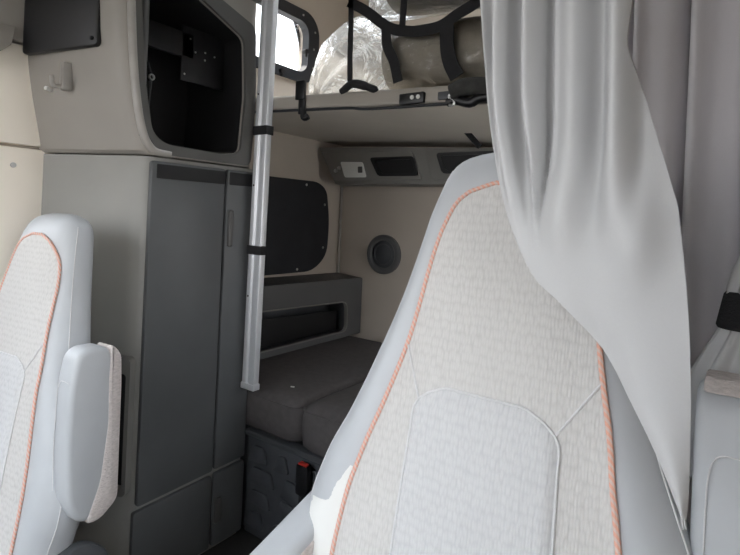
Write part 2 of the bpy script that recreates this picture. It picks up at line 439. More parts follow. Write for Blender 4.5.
# pocket on the front face
ft = Vector((.939, .3436, 0)); fn_ = Vector((.3436, -.939, 0)); fo = Vector((-1.705, .9862, 0))
FF = lambda a, b, d: tuple(fo + ft * a + fn_ * d + Vector((0, 0, b)))
po = rrect(-.105, .36, .042, .83, (.02, .075, .02, .02), 7); pi_ = rrect(-.080, .385, .026, .775, (.012, .06, .012, .012), 7)
pk = MB().frame(po, pi_, FF, 0, .028).build('pocket', 'console', cab)
MB().prism(rrect(-.09, .375, .034, .79, .02), FF, .001, .004, 0).build('pocket_dark_back', 'recess', pk)  # flat black sheet for the shaded inside; no hole is cut

# ------------------------------------------------------------------ upper media cabinet
med = thing('media_cabinet', 'bulging grey overhead cabinet with a black open recess, above the charcoal storage cabinet', 'cabinet', (-1.86, 1.2, 1.52))
prof = [(1.524, .0, .0), (1.536, .022, .004), (1.60, .040, .006), (1.70, .072, .01), (1.80, .098, .012), (1.92, .118, .014), (2.05, .130, .014), (2.30, .138, .014), (2.77, .138, .014)]
rings = []
for z, f, g_ in prof:
    rings.append([Vector((x, y, z)) for x, y in rpoly([(XL + .004, .83 - f * .62), (-1.74, .965 - f * .9), (XC + .004, 1.00 - f * .95), (XC + .004, YF - .03), (XL + .004, YF - .03)], .045, 5)])
mb = MB(); mb.loft(rings); shell_bm = mb
body = mb.build('body', 'shell', med)
# cut the recess out of the body with the opening outline
op = [(.938, 2.16), (.948, 2.03), (.968, 1.79), (1.005, 1.60), (1.055, 1.566), (1.30, 1.560), (1.388, 1.575), (1.402, 1.80), (1.386, 2.03), (1.18, 2.115), (1.05, 2.16)]
opr = rpoly(op, .03, 4)
cut = MB().prism(opr, YZ(XC), -.37, .10, 0).build('cutter', 'recess', None, smooth=False)
bo = body.modifiers.new('cut', 'BOOLEAN'); bo.operation = 'DIFFERENCE'; bo.object = cut; bo.solver = 'EXACT'
dg = bpy.context.evaluated_depsgraph_get(); me = bpy.data.meshes.new_from_object(body.evaluated_get(dg))
body.modifiers.clear(); body.data = me; bpy.data.objects.remove(cut)
for p in body.data.polygons: p.use_smooth = True
body.data.set_sharp_from_angle(angle=math.radians(35))
# recess lining (an open box set into the hole)
lin_o = rpoly([(a, b) for a, b in op], .03, 4)
cxy = (sum(a for a, b in op) / len(op), sum(b for a, b in op) / len(op))
shr = lambda P, k: [(cxy[0] + (a - cxy[0]) * k, cxy[1] + (b - cxy[1]) * k) for a, b in P]
mb = MB(); mb.frame(shr(opr, .999), shr(opr, .985), YZ(XC), -.365, -.004); mb.prism(shr(opr, .998), YZ(XC), -.369, -.360, 0)
MB.build(mb, 'recess_lining', 'recess', med)
# bezel: dark frame around the opening
out = shr(opr, 1.0); outer = []
for a, b in opr:
    da = .055 if a > 1.30 else (-.030 if a < 1.0 else 0.02 * 0)
    db = -.045 * (1 if b < 1.63 else 0) + (.060 if (b > 2.0 and a > 1.05) else (.04 if b > 2.1 else 0))
    if a < 1.03 and b > 1.62: da = -.028
    outer.append((a + da, max(1.528, b + db)))
MB().frame(outer, shr(opr, 1.004), lambda a, b, d: (XC + d, a, b), -.01, .016).build('bezel', 'bezel', med)
MB().box((XC - .01, 1.17, 2.20), (XC + .016, 1.465, 2.74), .008).build('upper_door', 'bezel', med)
# paler tube along the left rim
rimp = smooth_path([(XC + .004, .905, 2.20), (XC + .006, .915, 2.03), (XC + .006, .935, 1.80), (XC + .006, .968, 1.62), (XC + .006, 1.010, 1.545), (XC + .006, 1.08, 1.532)])
MB().tube(rimp, .014, 10).build('rim', 'rim', med)
# small hook and button on the front
hk = onY(66, 84, .80); hk = Vector((-1.872, .822, 1.77))
mb = MB(); mb.box((hk.x - .014, hk.y - .012, hk.z - .045), (hk.x + .014, hk.y + .02, hk.z + .05), .006)
mb.tube(smooth_path([hk + Vector((0, -.005, -.03)), hk + Vector((.002, -.035, -.035)), hk + Vector((.004, -.042, -.005))], 5), .007, 8)
MB.build(mb, 'coat_hook', 'rim', med)
MB().disc((-1.952, .805, 1.735), (.34, -.94, .1), 0, .007, -.02, .010, 12).build('snap_button', 'white', med)

# black panel on the front of the media cabinet, upper left of the picture
bp_o = thing('black_panel', 'black screen-like panel fixed to the front of the overhead cabinet, screw in its corner', 'panel', (-1.88, .83, 1.9))
pc = Vector((-1.728, .862, 0)); pn = Vector((.3436, -.939, 0)); pt = Vector((.939, .3436, 0))
PF = lambda a, b, d: tuple(pc + pt * a + pn * (d - .0) + Vector((0, 0, b)))
MB().prism(rpoly([(.0, 1.865), (.0, 2.30), (-.31, 2.30), (-.31, 1.845)], .018), PF, -.012, .012, .006).build('panel', 'black', bp_o)
MB().disc(Vector(PF(-.02, 1.888, .012)), pn, 0, .007, -.002, .004, 12).build('screw', 'mount', bp_o)

# television bracket inside the recess
tv = thing('television_bracket', 'dark steel television bracket with a drilled square plate, inside the black recess', 'bracket', (-1.8, 1.2, 1.56))
MB().tube([(-1.70, .999, 1.765), (-1.70, .999, 2.14)], .013, 16).build('post', 'shelf', tv)
MB().box((-1.775, .99, 1.925), (-1.755, 1.24, 2.02), .004).build('arm', 'mount', tv)
pl = MB().box((-1.765, 1.185, 1.835), (-1.755, 1.385, 2.045), .003).build('mounting_plate', 'mount', tv)
for yy, zz in ((1.22, 2.0), (1.29, 1.965), (1.29, 1.935), (1.335, 1.96), (1.20, 1.86), (1.245, 1.955)):
    MB().disc((-1.755, yy, zz), (1, 0, 0), 0, .004, -.001, .0025, 8).build('screw', 'steel', pl)
MB().tube(smooth_path([(-1.705, 1.02, 1.85), (-1.70, 1.032, 1.80), (-1.705, 1.03, 1.73), (-1.72, 1.03, 1.62)], 6), .004, 8).build('cable', 'black', tv)
MB().disc((-1.700, 1.032, 1.80), (1, 0, 0), .007, .012, -.002, .006, 14).build('ring', 'steel', tv)

# ------------------------------------------------------------------ aluminium pole
pole = thing('aluminium_pole', 'bright silver aluminium pole standing upright beside the charcoal cabinet', 'pole', (-1.605, 1.47, .62))
px0, px1, py0, py1 = -1.634, -1.564, 1.445, 1.475
sec = rpoly([(px0, py0), (px0 + .022, py0), (px0 + .027, py0 + .008), (px0 + .034, py0 + .008), (px0 + .039, py0), (px1, py0), (px1, py1), (px0, py1)], .004, 3)
lean = lambda z: (z - .6) * .012
MB().loft([[(a + lean(z), b, z) for a, b in sec] for z in (.645, 1.3, 2.0, 2.775)]).build('rail', 'alu', pole)
for zc, nm in ((1.672, 'strap'), (1.188, 'strap')):
    dx = lean(zc); mb = MB()
    mb.frame([(px0 - .004 + dx, py0 - .004), (px1 + .004 + dx, py0 - .004), (px1 + .004 + dx, py1 + .004), (px0 - .004 + dx, py1 + .004)],
             [(px0 - .0005 + dx, py0 - .0005), (px1 + .0005 + dx, py0 - .0005), (px1 + .0005 + dx, py1 + .0005), (px0 - .0005 + dx, py1 + .0005)], lambda a, b, d: (a, b, d), zc - .018, zc + .018)
    MB.build(mb, nm, 'webbing', pole)
for zc in (1.0, 1.45, 1.82):
    MB().disc((px0 + .012 + lean(zc), py0, zc), (0, -1, 0), 0, .004, -.001, .002, 8).build('screw', 'mount', pole)
MB().box((px0 - .004, py0 - .003, .622), (px1 + .004, py1 + .003, .648), .004).build('foot', 'alu', pole)

# ------------------------------------------------------------------ lower bunk
base = thing('bunk_box', 'dark moulded bunk base below the grey bunk cushions', 'bunk', (-1.0, 2.05, 0))
MB().box((XL + .005, YF + .03, .0), (.13, YR - .005, .425), .006).build('body', 'basepanel', base)
mb = MB(); mb.box((-1.645, YF, .01), (.13, YF + .035, .41), .008)
rnd = random.Random(3)
for r_ in range(4):
    x = -1.63
    while x < -.2:
        w = rnd.uniform(.09, .16)
        mb.prism(rpoly([(x, .05 + r_ * .09 + rnd.uniform(-.01, .01)), (x + w, .05 + r_ * .09), (x + w - .02, .115 + r_ * .09), (x + .03, .115 + r_ * .09 + rnd.uniform(-.01, .01))], .015, 3), XZ(YF), -.004, .012, .006)
        x += w + .03
MB.build(mb, 'moulded_panel', 'basepanel', base)
MB().box((-1.645, YF - .018, .418), (.12, YF + .03, .440), .006).build('edge_rail', 'darkplastic', base)


def cushion(name, label, x0, x1, y0, y1, z0, z1, r):
    o = thing(name, label, 'cushion', ((x0 + x1) / 2, (y0 + y1) / 2, z0), 'bunk cushions')
    rings = []
    for z, ins in ((z0, .02), (z0 + .02, .004), (z0 + .05, 0), (z1 - r, 0), (z1 - r * .55, r * .12), (z1 - r * .2, r * .42), (z1, r * .95)):
        rings.append([Vector((a, b, z)) for a, b in rrect(x0 + ins, y0 + ins, x1 - ins, y1 - ins, .05, 6)])
    # softly domed top
    for k in (.7, .35, .05):
        cx, cyy = (x0 + x1) / 2, (y0 + y1) / 2
        rings.append([Vector((cx + (p.x - cx) * k, cyy + (p.y - cyy) * k, z1 + .008 * (1 - k))) for p in rings[6]])
    MB().loft(rings).build('cushion_body', 'mattress', o)
    zs = z1 - r * .55
    pts = [Vector((a, b, zs)) for a, b in rrect(x0 + .004, y0 + .003, x1 - .004, y1 - .004, .05, 6)]; pts.append(pts[0])
    MB().tube(pts, .004, 6).build('piping', 'mattress', o)
    return o


cushion('bunk_cushion', 'charcoal cloth bunk cushion beside the foot of the silver pole', -2.0, -1.362, YF - .005, 2.57, .441, .612, .05)
cushion('bunk_cushion', 'charcoal cloth bunk cushion partly hidden behind the near seat', -1.352, -.20, YF - .02, 2.57, .441, .625, .055)
q = onY(282, 377, 1.6); tag(MB().prism([(-1.505, 1.60), (-1.49, 1.607), (-1.483, 1.598), (-1.499, 1.592)], lambda a, b, d: (a, b, .619 + d), 0, .002, 0).build('paper_scrap', 'white'), 'tiny white paper scrap on the charcoal bunk cushion', 'scrap')

# seat belt buckle by the bunk front
bk = thing('belt_buckle', 'black seat belt buckle with a red release button in front of the bunk base', 'buckle', (-1.28, 1.46, 0))
q = Vector((-1.285, 1.455, .385))
MB().box((q.x - .028, q.y - .014, q.z - .085), (q.x + .028, q.y + .014, q.z + .028), .006).build('housing', 'black', bk)
MB().box((q.x - .021, q.y - .010, q.z + .024), (q.x + .021, q.y + .010, q.z + .034), .003).build('button', 'red', bk)
MB().tube([(q.x, q.y, q.z - .07), (q.x, q.y, .004)], 0, flat=(.016, .004, (1, 0, 0))).build('stalk', 'webbing', bk)

# side shelf along the left wall
sh = thing('side_shelf', 'dark grey side shelf unit with a long open slot along the left wall', 'shelf', (-1.98, 2.1, .6))
xs = -1.88
so = rpoly([(1.52, .622), (2.595, .622), (2.595, .962), (1.52, .985)], .012, 6)
si = rpoly([(1.56, .655), (2.455, .615 + .04), (2.445, .835), (1.56, .868)], .045, 6)
MB().frame(so, si, YZ(xs), -.02, 0).build('face', 'shelf', sh)
MB().prism(rpoly([(XL + .002, .975), (xs - .012, .962), (xs - .012, .945), (XL + .002, .945)], .006), lambda a, b, d: (a, d, b + (2.6 - d) * .02), 1.522, 2.594, 0).build('top', 'shelf', sh)
mb = MB(); mb.box((XL + .003, 1.525, .623), (xs - .02, 2.59, .64), .0); mb.box((XL + .003, 1.525, .64), (XL + .02, 2.59, .945), 0); mb.box((XL + .02, 2.50, .64), (xs - .02, 2.59, .945), 0)
mb.build('slot_lining', 'darkplastic', sh)
MB().frame([(a, b) for a, b in si], [(2.0 + (a - 2.0) * .985, .755 + (b - .755) * .94) for a, b in si], YZ(xs), -.012, .008).build('slot_trim', 'console', sh)
MB().prism([(1.58, .66), (2.42, .66), (2.42, .775), (1.58, .81)], YZ(xs - .06), 0, .01, .003).build('slot_flap', 'recess', sh)

# dark shade on the lower left window
sd = thing('window_shade', 'dark rounded window shade held by snaps on the left wall, above the side shelf', 'shade', (XL, 2.1, 1.25))
MB().prism(rpoly([(1.52, 1.0), (2.34, 1.0), (2.465, 1.09), (2.475, 1.30), (2.44, 1.49), (2.36, 1.535), (1.52, 1.535)], .07), YZ(XL), .001, .018, .006).build('panel', 'shade', sd)
for yy, zz in ((2.42, 1.14), (2.42, 1.40), (1.93, 1.03), (2.2, 1.02), (2.25, 1.51)):
    MB().disc((XL + .018, yy, zz), (1, 0, 0), 0, .007, -.002, .004, 10).build('snap', 'steel', sd)
struct(MB().tube(smooth_path([(XL + .012, YR - .012, .96), (XL + .02, YR - .02, 1.2), (XL + .012, YR - .012, 1.54)]), .008, 8).build('trim_6', 'rim'))

# speaker on the rear wall
sp = thing('wall_speaker', 'round dark grey speaker set in the rear wall behind the bunk', 'speaker', (-1.725, YR, 1.118))
c = (-1.728, YR, 1.118)
MB().disc(c, (0, -1, 0), .082, .118, -.0, .026, 40).build('rim', 'shelf', sp)
MB().disc(c, (0, -1, 0), 0, .084, .0, .016, 36).build('grille', 'darkplastic', sp)
MB().disc(c, (0, -1, 0), .058, .064, .012, .020, 36).build('ring', 'darkplastic', sp)

# control console under the upper bunk
cc = thing('rear_console', 'grey control console with a switch plate and open vents, under the upper bunk', 'console', (-1.2, 2.45, 1.54))
K = lambda a, b, d: (a, 2.38 - (b - 1.53) * .10 - d, b)       # slanted face
MB().loft([[(-2.06, YR - .005, 1.525), (-1.955, 2.385, 1.525), (-2.075, 2.36, 1.742), (-2.075, YR - .005, 1.742)],
           [(-.10, YR - .005, 1.525), (-.10, 2.385, 1.525), (-.10, 2.36, 1.66), (-.10, YR - .005, 1.66)]]).build('body', 'console', cc)
fo_ = rpoly([(-1.955, 1.545), (-1.36, 1.545), (-1.42, 1.70), (-2.045, 1.712)], .02, 4)
MB().prism(fo_, K, .001, .016, .005).build('front_panel', 'console', cc)
MB().prism(rpoly([(-1.865, 1.56), (-1.71, 1.56), (-1.735, 1.645), (-1.895, 1.65)], .012, 4), K, .016, .024, .003).build('switch_plate', 'white', cc)
MB().prism(rrect(-1.765, 1.585, -1.735, 1.62, .004), K, .024, .028, .001).build('switch', 'bezel', cc)
for xx in (-1.93, -1.905): MB().disc(K(xx, 1.60 if xx < -1.92 else 1.615, .016), (0, -1, -.1), 0, .011, 0, .012, 14).build('knob', 'steel', cc)
vo = rpoly([(-1.63, 1.565), (-1.375, 1.565), (-1.40, 1.668), (-1.685, 1.668)], .022, 5); vi = rpoly([(-1.61, 1.58), (-1.395, 1.58), (-1.415, 1.652), (-1.655, 1.652)], .02, 5)
vb = MB().frame(vo, vi, K, .016, .026).build('vent_frame', 'black', cc)
MB().prism(vi, K, .017, .019, 0).build('vent_dark_plate', 'recess', vb)  # black plate painted in for the dark inside the vent
fo2 = rpoly([(-1.30, 1.545), (-.6, 1.545), (-.6, 1.69), (-1.34, 1.70)], .02, 4)
MB().prism(fo2, K, .001, .016, .005).build('front_panel', 'console', cc)
vo = rpoly([(-1.235, 1.575), (-.90, 1.575), (-.92, 1.68), (-1.27, 1.68)], .022, 5); vi = rpoly([(-1.215, 1.59), (-.92, 1.59), (-.94, 1.665), (-1.245, 1.665)], .02, 5)
vb = MB().frame(vo, vi, K, .016, .026).build('vent_frame', 'black', cc)
MB().prism(vi, K, .017, .019, 0).build('vent_dark_plate', 'recess', vb)  # same black plate in place of a shaded vent hole

# ------------------------------------------------------------------ upper bunk (slightly lower at the near end)
TL = .05
tz = lambda x: -TL * (x + 1.58)
ub = thing('upper_bunk', 'pale grey upper bunk board with a thick front lip, above the lower bunk', 'bunk', (-1.1, 2.05, 1.75))
S = lambda x, y, z: (x, y, z + tz(x))
xs_ = [XL + .004, -1.6, -1.0, -.5, -.02]
MB().loft([[S(x, YF + .03, 1.757), S(x, YF + .03, 1.775), S(x, YR - .006, 1.775), S(x, YR - .006, 1.757 if x > -1.9 else 1.757)] for x in xs_]).build('board', 'deck', ub)
lipsec = rpoly([(YF - .012, 1.762), (YF + .045, 1.757), (YF + .05, 1.802), (YF + .02, 1.822), (YF - .006, 1.816)], .012, 4)
MB().loft([[S(x, a, b) for a, b in lipsec] for x in (XL + .12, -1.5, -1.0, -.5, -.02)]).build('front_lip', 'lip', ub)
gk = [S(x, YF - .01, 1.757) for x in (-1.95, -1.5, -1.2)] + [S(-1.1, YF - .012, 1.75), S(-.95, YF - .014, 1.751), S(-.7, YF - .012, 1.757), S(-.1, YF - .01, 1.757)]
MB().tube(smooth_path(gk), .005, 8).build('edge_seal', 'rubber', ub)
p = S(-.905, YF - .012, 1.778); lt = MB().box((p[0] - .048, YF - .022, p[2] - .019), (p[0] + .048, YF - .004, p[2] + .019), .005).build('latch_plate', 'black', ub)
for dx in (.005, .028): MB().disc((p[0] + dx, YF - .022, p[2] + .002), (0, -1, 0), 0, .0075, -.001, .003, 10).build('button', 'white', lt)
p = S(-.775, YF - .012, 1.782); MB().box((p[0] - .032, YF - .020, p[2] - .012), (p[0] + .030, YF - .004, p[2] + .014), .004).build('latch_plate', 'darkplastic', ub)
MB().tube([onY(466, 131, 2.1), onY(473, 139, 2.1), onY(480, 147, 2.1)], 0, flat=(.012, .003, (1, 0, 0))).build('pull_tab', 'webbing', ub)

# tied up strap bundle on the lip
bd = thing('strap_bundle', 'dark rolled strap bundle with a metal hook on the upper bunk lip', 'strap', (-.70, 1.48, 1.76))
a0 = [onY(450, 95, 1.45), onY(462, 88, 1.45), onY(476, 86, 1.45), onY(495, 87, 1.45), onY(510, 88, 1.45)]
MB().tube(smooth_path(a0, 4), [.006] + [.028] * 15 + [.02], 12).build('roll', 'strap_grey', bd)
a1 = [onY(447, 104, 1.45), onY(455, 100, 1.45), onY(470, 103, 1.45), onY(480, 98, 1.45), onY(500, 97, 1.45)]
MB().tube(smooth_path(a1, 4), [.010] + [.015] * 15 + [.01], 10).build('loop', 'black', bd)
a2 = [onY(452, 92, 1.44), onY(449, 97, 1.44), onY(454, 101, 1.44), onY(453, 105, 1.44), onY(449, 105, 1.44)]
MB().tube(smooth_path(a2, 5), .0045, 8).build('hook', 'steel', bd)

# ------------------------------------------------------------------ wrapped foam rolls on the upper bunk
def roll(name, label, x0, x1, yc, zc, ry, rz, bag=None, seed=1):
    o = thing(name, label, 'bedding roll', ((x0 + x1) / 2, yc, zc - rz)); rn = random.Random(seed)
    rings = []; n = 40
    for i in range(9):
        x = x0 + (x1 - x0) * i / 8; e = .90 if i in (0, 8) else 1
        rings.append([Vector((x, yc + ry * e * math.cos(2 * PI * k / n), zc + rz * e * math.sin(2 * PI * k / n) + tz(x) - tz(x0))) for k in range(n)])
    MB().loft(rings).build('foam', 'foam', o)
    # plastic film: gathered at the ends, wrinkled
    ph = [rn.uniform(0, 6.28) for _ in range(8)]; R = []; n = 72
    st = bag or [(x0 - .05, .75, 0, 0)]
    xs2 = [(x, s_, dy, dz) for x, s_, dy, dz in st] + [(x0 + (x1 - x0) * i / 24, 1.035, 0, 0) for i in range(25)]
    for x, s_, dy, dz in xs2:
        ring = []
        for k in range(n):
            t = 2 * PI * k / n
            w = .018 * math.sin(5 * t + ph[0] + 9 * x) + .012 * math.sin(11 * t + ph[1] - 14 * x) + .009 * math.sin(17 * t + ph[2] + 23 * x) + .008 * math.sin(40 * x + 3 * t)
            w *= .75 if s_ == 1.035 else 1.6
            ring.append(Vector((x + (.012 * math.sin(7 * t + ph[3]) if s_ != 1.035 else 0), yc + dy + ry * (s_ + abs(w) * 1.2 if s_ == 1.035 else s_ + w) * math.cos(t), zc + dz + rz * (s_ + abs(w) if s_ == 1.035 else s_ + w) * math.sin(t) + tz(x) - tz(x0))))
        R.append(ring)
    MB().loft(R, cap=False).build('plastic_wrap', 'plastic', o, 60)
    return o


roll('foam_roll', 'thick grey beige foam roll in clear plastic, resting on the upper bunk', -1.10, -.12, 1.69, 1.935, .125, .130,
     [(-1.53, .25, .02, -.09), (-1.51, .5, .02, -.06), (-1.46, .85, .02, -.03), (-1.40, 1.10, .01, -.01), (-1.32, 1.32, .01, .01), (-1.25, 1.40, 0, .02), (-1.17, 1.22, 0, .012)], 2)
roll('foam_roll', 'wrapped grey beige foam bundle lying on top of the thicker foam roll', -1.13, -.14, 1.72, 2.235, .14, .095,
     [(-1.24, .35, .02, -.05), (-1.20, .75, .01, -.02)], 5)

# cargo net
net = thing('cargo_net', 'black webbing cargo net holding the wrapped foam rolls on the upper bunk', 'net', (-1.1, 1.5, 1.8))


def ribbon(pts, w, m='webbing', wd=(1, 0, 0)):
    return MB().tube(smooth_path(pts, 6), 0, flat=(w, .0022, wd)).build('strap', m, net)


yn = 1.53
ribbon([onY(350, 86, yn), onY(350, 60, yn), onY(351, 20, yn), onY(351, -20, yn), onY(351, -70, yn), Vector((onY(351, -70, yn).x, yn, 2.775))], .011)
ribbon([onY(349, 2, yn), onY(366, 11, yn), onY(388, 27, yn), onY(405, 31, yn), onY(420, 31, yn), onY(440, 26, yn), onY(458, 14, yn), onY(474, 4, yn), onY(488, -8, yn), onY(515, -40, yn), Vector((-.40, yn, 2.45)), Vector((-.33, yn, 2.775))], .019, wd=(0, 0, 1))
ribbon([Vector((onY(405, -40, yn).x, yn, 2.775)), onY(405, -40, yn), onY(404, 0, yn), onY(402, 29, yn)], .012)
ribbon([onY(386, 29, yn), onY(387, 45, yn), onY(394, 62, yn - .004), onY(398, 82, yn)], .019)
ribbon([onY(447, 23, yn), onY(447, 45, yn), onY(450, 62, yn - .004), onY(457, 77, yn)], .025)
ribbon([onY(476, 2, yn), onY(470, -20, yn), onY(462, -60, yn), Vector((onY(462, -60, yn).x, yn, 2.775))], .016)
q = onY(303, 95, 1.485)
mb = MB(); mb.box((q.x - .018, 1.478, q.z - .075), (q.x + .016, 1.488, q.z + .05), .004); mb.box((q.x - .03, 1.47, q.z - .02), (q.x + .02, 1.482, q.z + .055), .006)
mb.tube(smooth_path([(q.x + .005, 1.485, q.z - .05), (q.x + .012, 1.482, q.z - .09), (q.x + .03, 1.488, q.z - .085)], 5), .012, 8)
MB.build(mb, 'buckle', 'black', net)
MB().tube(smooth_path([onY(342, 92, 1.5), onY(352, 84, 1.49), onY(365, 86, 1.49), onY(378, 91, 1.50)], 5), [.014] * 6 + [.016] * 5 + [.014] * 4 + [.006], 10).build('strap_tail', 'webbing', net)

# ------------------------------------------------------------------ seats
WID = [(.50, .30), (.62, .325), (.71, .345), (.79, .342), (.89, .315), (.98, .272), (1.09, .228), (1.20, .190), (1.30, .164), (1.382, .146), (1.42, .138), (1.445, .126), (1.460, .108), (1.470, .080), (1.476, .045)]
INS = [(.60, .255), (.735, .252), (.85, .240), (.95, .214), (1.02, .190), (1.15, .154), (1.28, .134), (1.33, .122), (1.36, .108), (1.380, .093), (1.395, .075), (1.406, .053), (1.413, .028)]
TOPZ = 1.471
HT = [(.50, .085), (.9, .080), (1.2, .068), (1.38, .060), (1.43, .052), (1.460, .036), (1.470, .024), (1.476, .010)]
ycz = lambda z: (z - 1.45) * .158 + .055
NE = 3.0


clamp = lambda t: (lambda q: q * q * (3 - 2 * q))(min(1, max(0, t)))
def wid(z, x=0):
    return lerp_tab(WID, z) + (.010 * clamp((1.44 - z) / .1) if x < 0 else -.010 * clamp((1.2 - z) / .2) - .012 * clamp((1.0 - z) / .15))
def ins(z, sx):
    return lerp_tab(INS, z) + (-.008 if sx < 0 else .010 * clamp((z - .95) / .2) - .022 * clamp((1.08 - z) / .22)) * clamp((1.40 - z) / .06)


def yfront(x, z):
    w = wid(z, x); h = lerp_tab(HT, z); s_ = min(1, abs(x) / w)
    base = h * (1 - s_ ** NE) ** (1 / NE)
    bol = .022 * math.exp(-((s_ - .86) / .16) ** 2) * min(1, max(0, (1.30 - z) / .3)) * (1 - s_ ** 6)
    return ycz(z) - base - bol


def seat(name, label, X, Y, dz, right_up, left_up, yaw):
    o = thing(name, label, 'seat', (X, Y, 0)); o['_local'] = 1; o.rotation_euler = (0, 0, math.radians(yaw))
    P = lambda x, y, z: Vector((x, y, z + dz))
    rings = []; n = 48
    zs = [.50 + (1.38 - .50) * i / 26 for i in range(27)] + [1.40, 1.42, 1.435, 1.447, 1.456, 1.463, 1.470, 1.474, 1.476]
    for z in zs:
        h = lerp_tab(HT, z); ring = []
        for k in range(n):
            t = 2 * PI * k / n; c_, s_ = math.cos(t), math.sin(t)
            x = wid(z, c_) * math.copysign(abs(c_) ** (2 / NE), c_)
            y = ycz(z) + h * math.copysign(abs(s_) ** (2 / NE), s_) if s_ >= 0 else yfront(x, z)
            ring.append(P(x, y, z))
        rings.append(ring)
    bk_ = MB().loft(rings).build('backrest', 'vinyl', o, 70)
    for sx in (-1, 1):
        pts = []
        for k in range(50):
            z = .62 + (1.44 - .62) * k / 49; x = sx * wid(z, sx) * .985; pts.append(P(x, yfront(x, z), z))
        MB().tube(pts, .0015, 6).build('gusset_seam', 'seam', o)
    # cloth insert
    z0, z1 = .56, 1.413

    def fi(u, v):
        z = z0 + (z1 - z0) * v; x = -ins(z, -1) + u * (ins(z, -1) + ins(z, 1))
        return P(x, yfront(x, z) - .004, z)
    def uvf(u, v):
        z = z0 + (z1 - z0) * v; return (-ins(z, -1) + u * (ins(z, -1) + ins(z, 1)), z)
    MB().grid(fi, 40, 90, lambda u, v: (uvf(u, v)[1], uvf(u, v)[0] )).build('cloth_insert', 'fabric', o, 80)
    pts = []
    for k in range(61): z = z0 + (z1 - z0) * k / 60; x = -ins(z, -1); pts.append(P(x, yfront(x, z) - .004, z))
    for k in range(1, 10): x = -ins(z1, -1) + (ins(z1, -1) + ins(z1, 1)) * k / 10; pts.append(P(x, yfront(x, z1) - .004, z1 + .001))
    for k in range(61): z = z1 - (z1 - z0) * k / 60; x = ins(z, 1); pts.append(P(x, yfront(x, z) - .004, z))
    MB().tube(pts, .0042, 8).build('orange_stitching', 'stitch', o)
    # padded centre panel
    pz0, pz1 = .56, 1.072
    hw = lambda z: .120 + .012 * max(0, (1.0 - z)) / .4 - (0 if z < pz1 - .05 else .05 * ((z - (pz1 - .05)) / .05) ** 2.5)

    def fp(u, v):
        z = pz0 + (pz1 - pz0) * v; x = (2 * u - 1) * hw(z)
        e = min(1, (1 - abs(2 * u - 1)) * 8, (1 - v) * 14 + .0); e = math.sin(e * PI / 2)
        return P(x, yfront(x, z) - .0045 - .009 * e, z)
    MB().grid(fp, 32, 60, lambda u, v: (pz0 + (pz1 - pz0) * v, (2 * u - 1) * hw(pz0 + (pz1 - pz0) * v))).build('centre_panel', 'fabric_in', o, 80)
    pts = []
    for k in range(41): z = pz0 + (pz1 - pz0) * k / 40; x = -hw(z); pts.append(P(x, yfront(x, z) - .006, z))
    for k in range(1, 16): x = -hw(pz1) + 2 * hw(pz1) * k / 16; pts.append(P(x, yfront(x, pz1) - .006, pz1 + .002))
    for k in range(41): z = pz1 - (pz1 - pz0) * k / 40; x = hw(z); pts.append(P(x, yfront(x, z) - .006, z))
    MB().tube(pts, .0022, 6).build('seam', 'seam', o)
    for sx in (-1, 1):
        pts = []
        for k in range(9):
            t = k / 8; z = 1.045 + .085 * t; x = sx * (.112 + (ins(1.13, sx) - .112) * t); pts.append(P(x, yfront(x, z) - .005, z))
        MB().tube(pts, .0018, 6).build('seam', 'seam', o)
    if not left_up:     # jagged white patch on the bolster beside the stitching
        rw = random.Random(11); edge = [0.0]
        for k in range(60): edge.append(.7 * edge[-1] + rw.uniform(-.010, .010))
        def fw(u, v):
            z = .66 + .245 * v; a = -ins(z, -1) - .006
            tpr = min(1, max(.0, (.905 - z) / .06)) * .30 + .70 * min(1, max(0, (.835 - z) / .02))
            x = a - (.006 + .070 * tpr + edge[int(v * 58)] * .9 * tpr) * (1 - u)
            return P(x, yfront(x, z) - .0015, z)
        MB().grid(fw, 10, 58).build('white_patch', 'white', o, 80)['label'] = 'jagged white patch'
    # seat cushion
    cz0, cz1 = .44, .60; R = []
    for z, i in ((cz0, .03), (cz0 + .03, .005), (cz0 + .06, 0), (cz1 - .04, 0), (cz1 - .012, .012), (cz1, .05)):
        R.append([P(a, b, z) for a, b in rrect(-.29 + i, -.52 + i, .29 - i, -.085 - i * .2, .07, 6)])
    MB().loft(R).build('seat_cushion', 'vinyl', o)
    MB().prism(rrect(-.21, -.46, .21, -.11, .05), lambda a, b, d: tuple(P(a, b, d)), cz1 - .006, cz1 + .008, .006).build('cushion_insert', 'fabric', o)
    # pedestal, stretched to the height the seat rides at
    mb = MB(); mb.box((-.22, -.40, .0), (.22, -.02, .05), .01)
    for k in range(5): mb.box((-.18 + .01 * (k % 2), -.36 + .01 * (k % 2), .05 + (cz0 + dz - .07) * k / 5), (.18 - .01 * (k % 2), -.06 - .01 * (k % 2), .05 + (cz0 + dz - .07) * (k + 1) / 5), .008)
    mb.box((-.25, -.45, cz0 + dz - .025), (.25, .02, cz0 + dz + .002), .01)
    mb.box((-.24, .0, cz0 + dz - .025), (.24, .03, cz0 + dz + .10), .006)
    MB.build(mb, 'pedestal', 'darkplastic', o)
    for sx in (-1, 1):
        MB().prism(rpoly([(-.17, .40), (.04, .40), (.05, .56), (-.02, .62), (-.13, .60), (-.18, .52)], .03), lambda a, b, d: tuple(P(sx * (.292 + d), a, b)), 0, .035, .01).build('recliner_cover', 'darkplastic', o)
    # armrests: profile (y, z) seen from the side
    arm = [(-.046, 1.062), (-.032, 1.14), (-.008, 1.158), (.046, 1.156), (.070, 1.125), (.080, 1.05), (.083, .74), (.040, .708), (-.012, .712), (-.040, .77), (-.050, .90)]
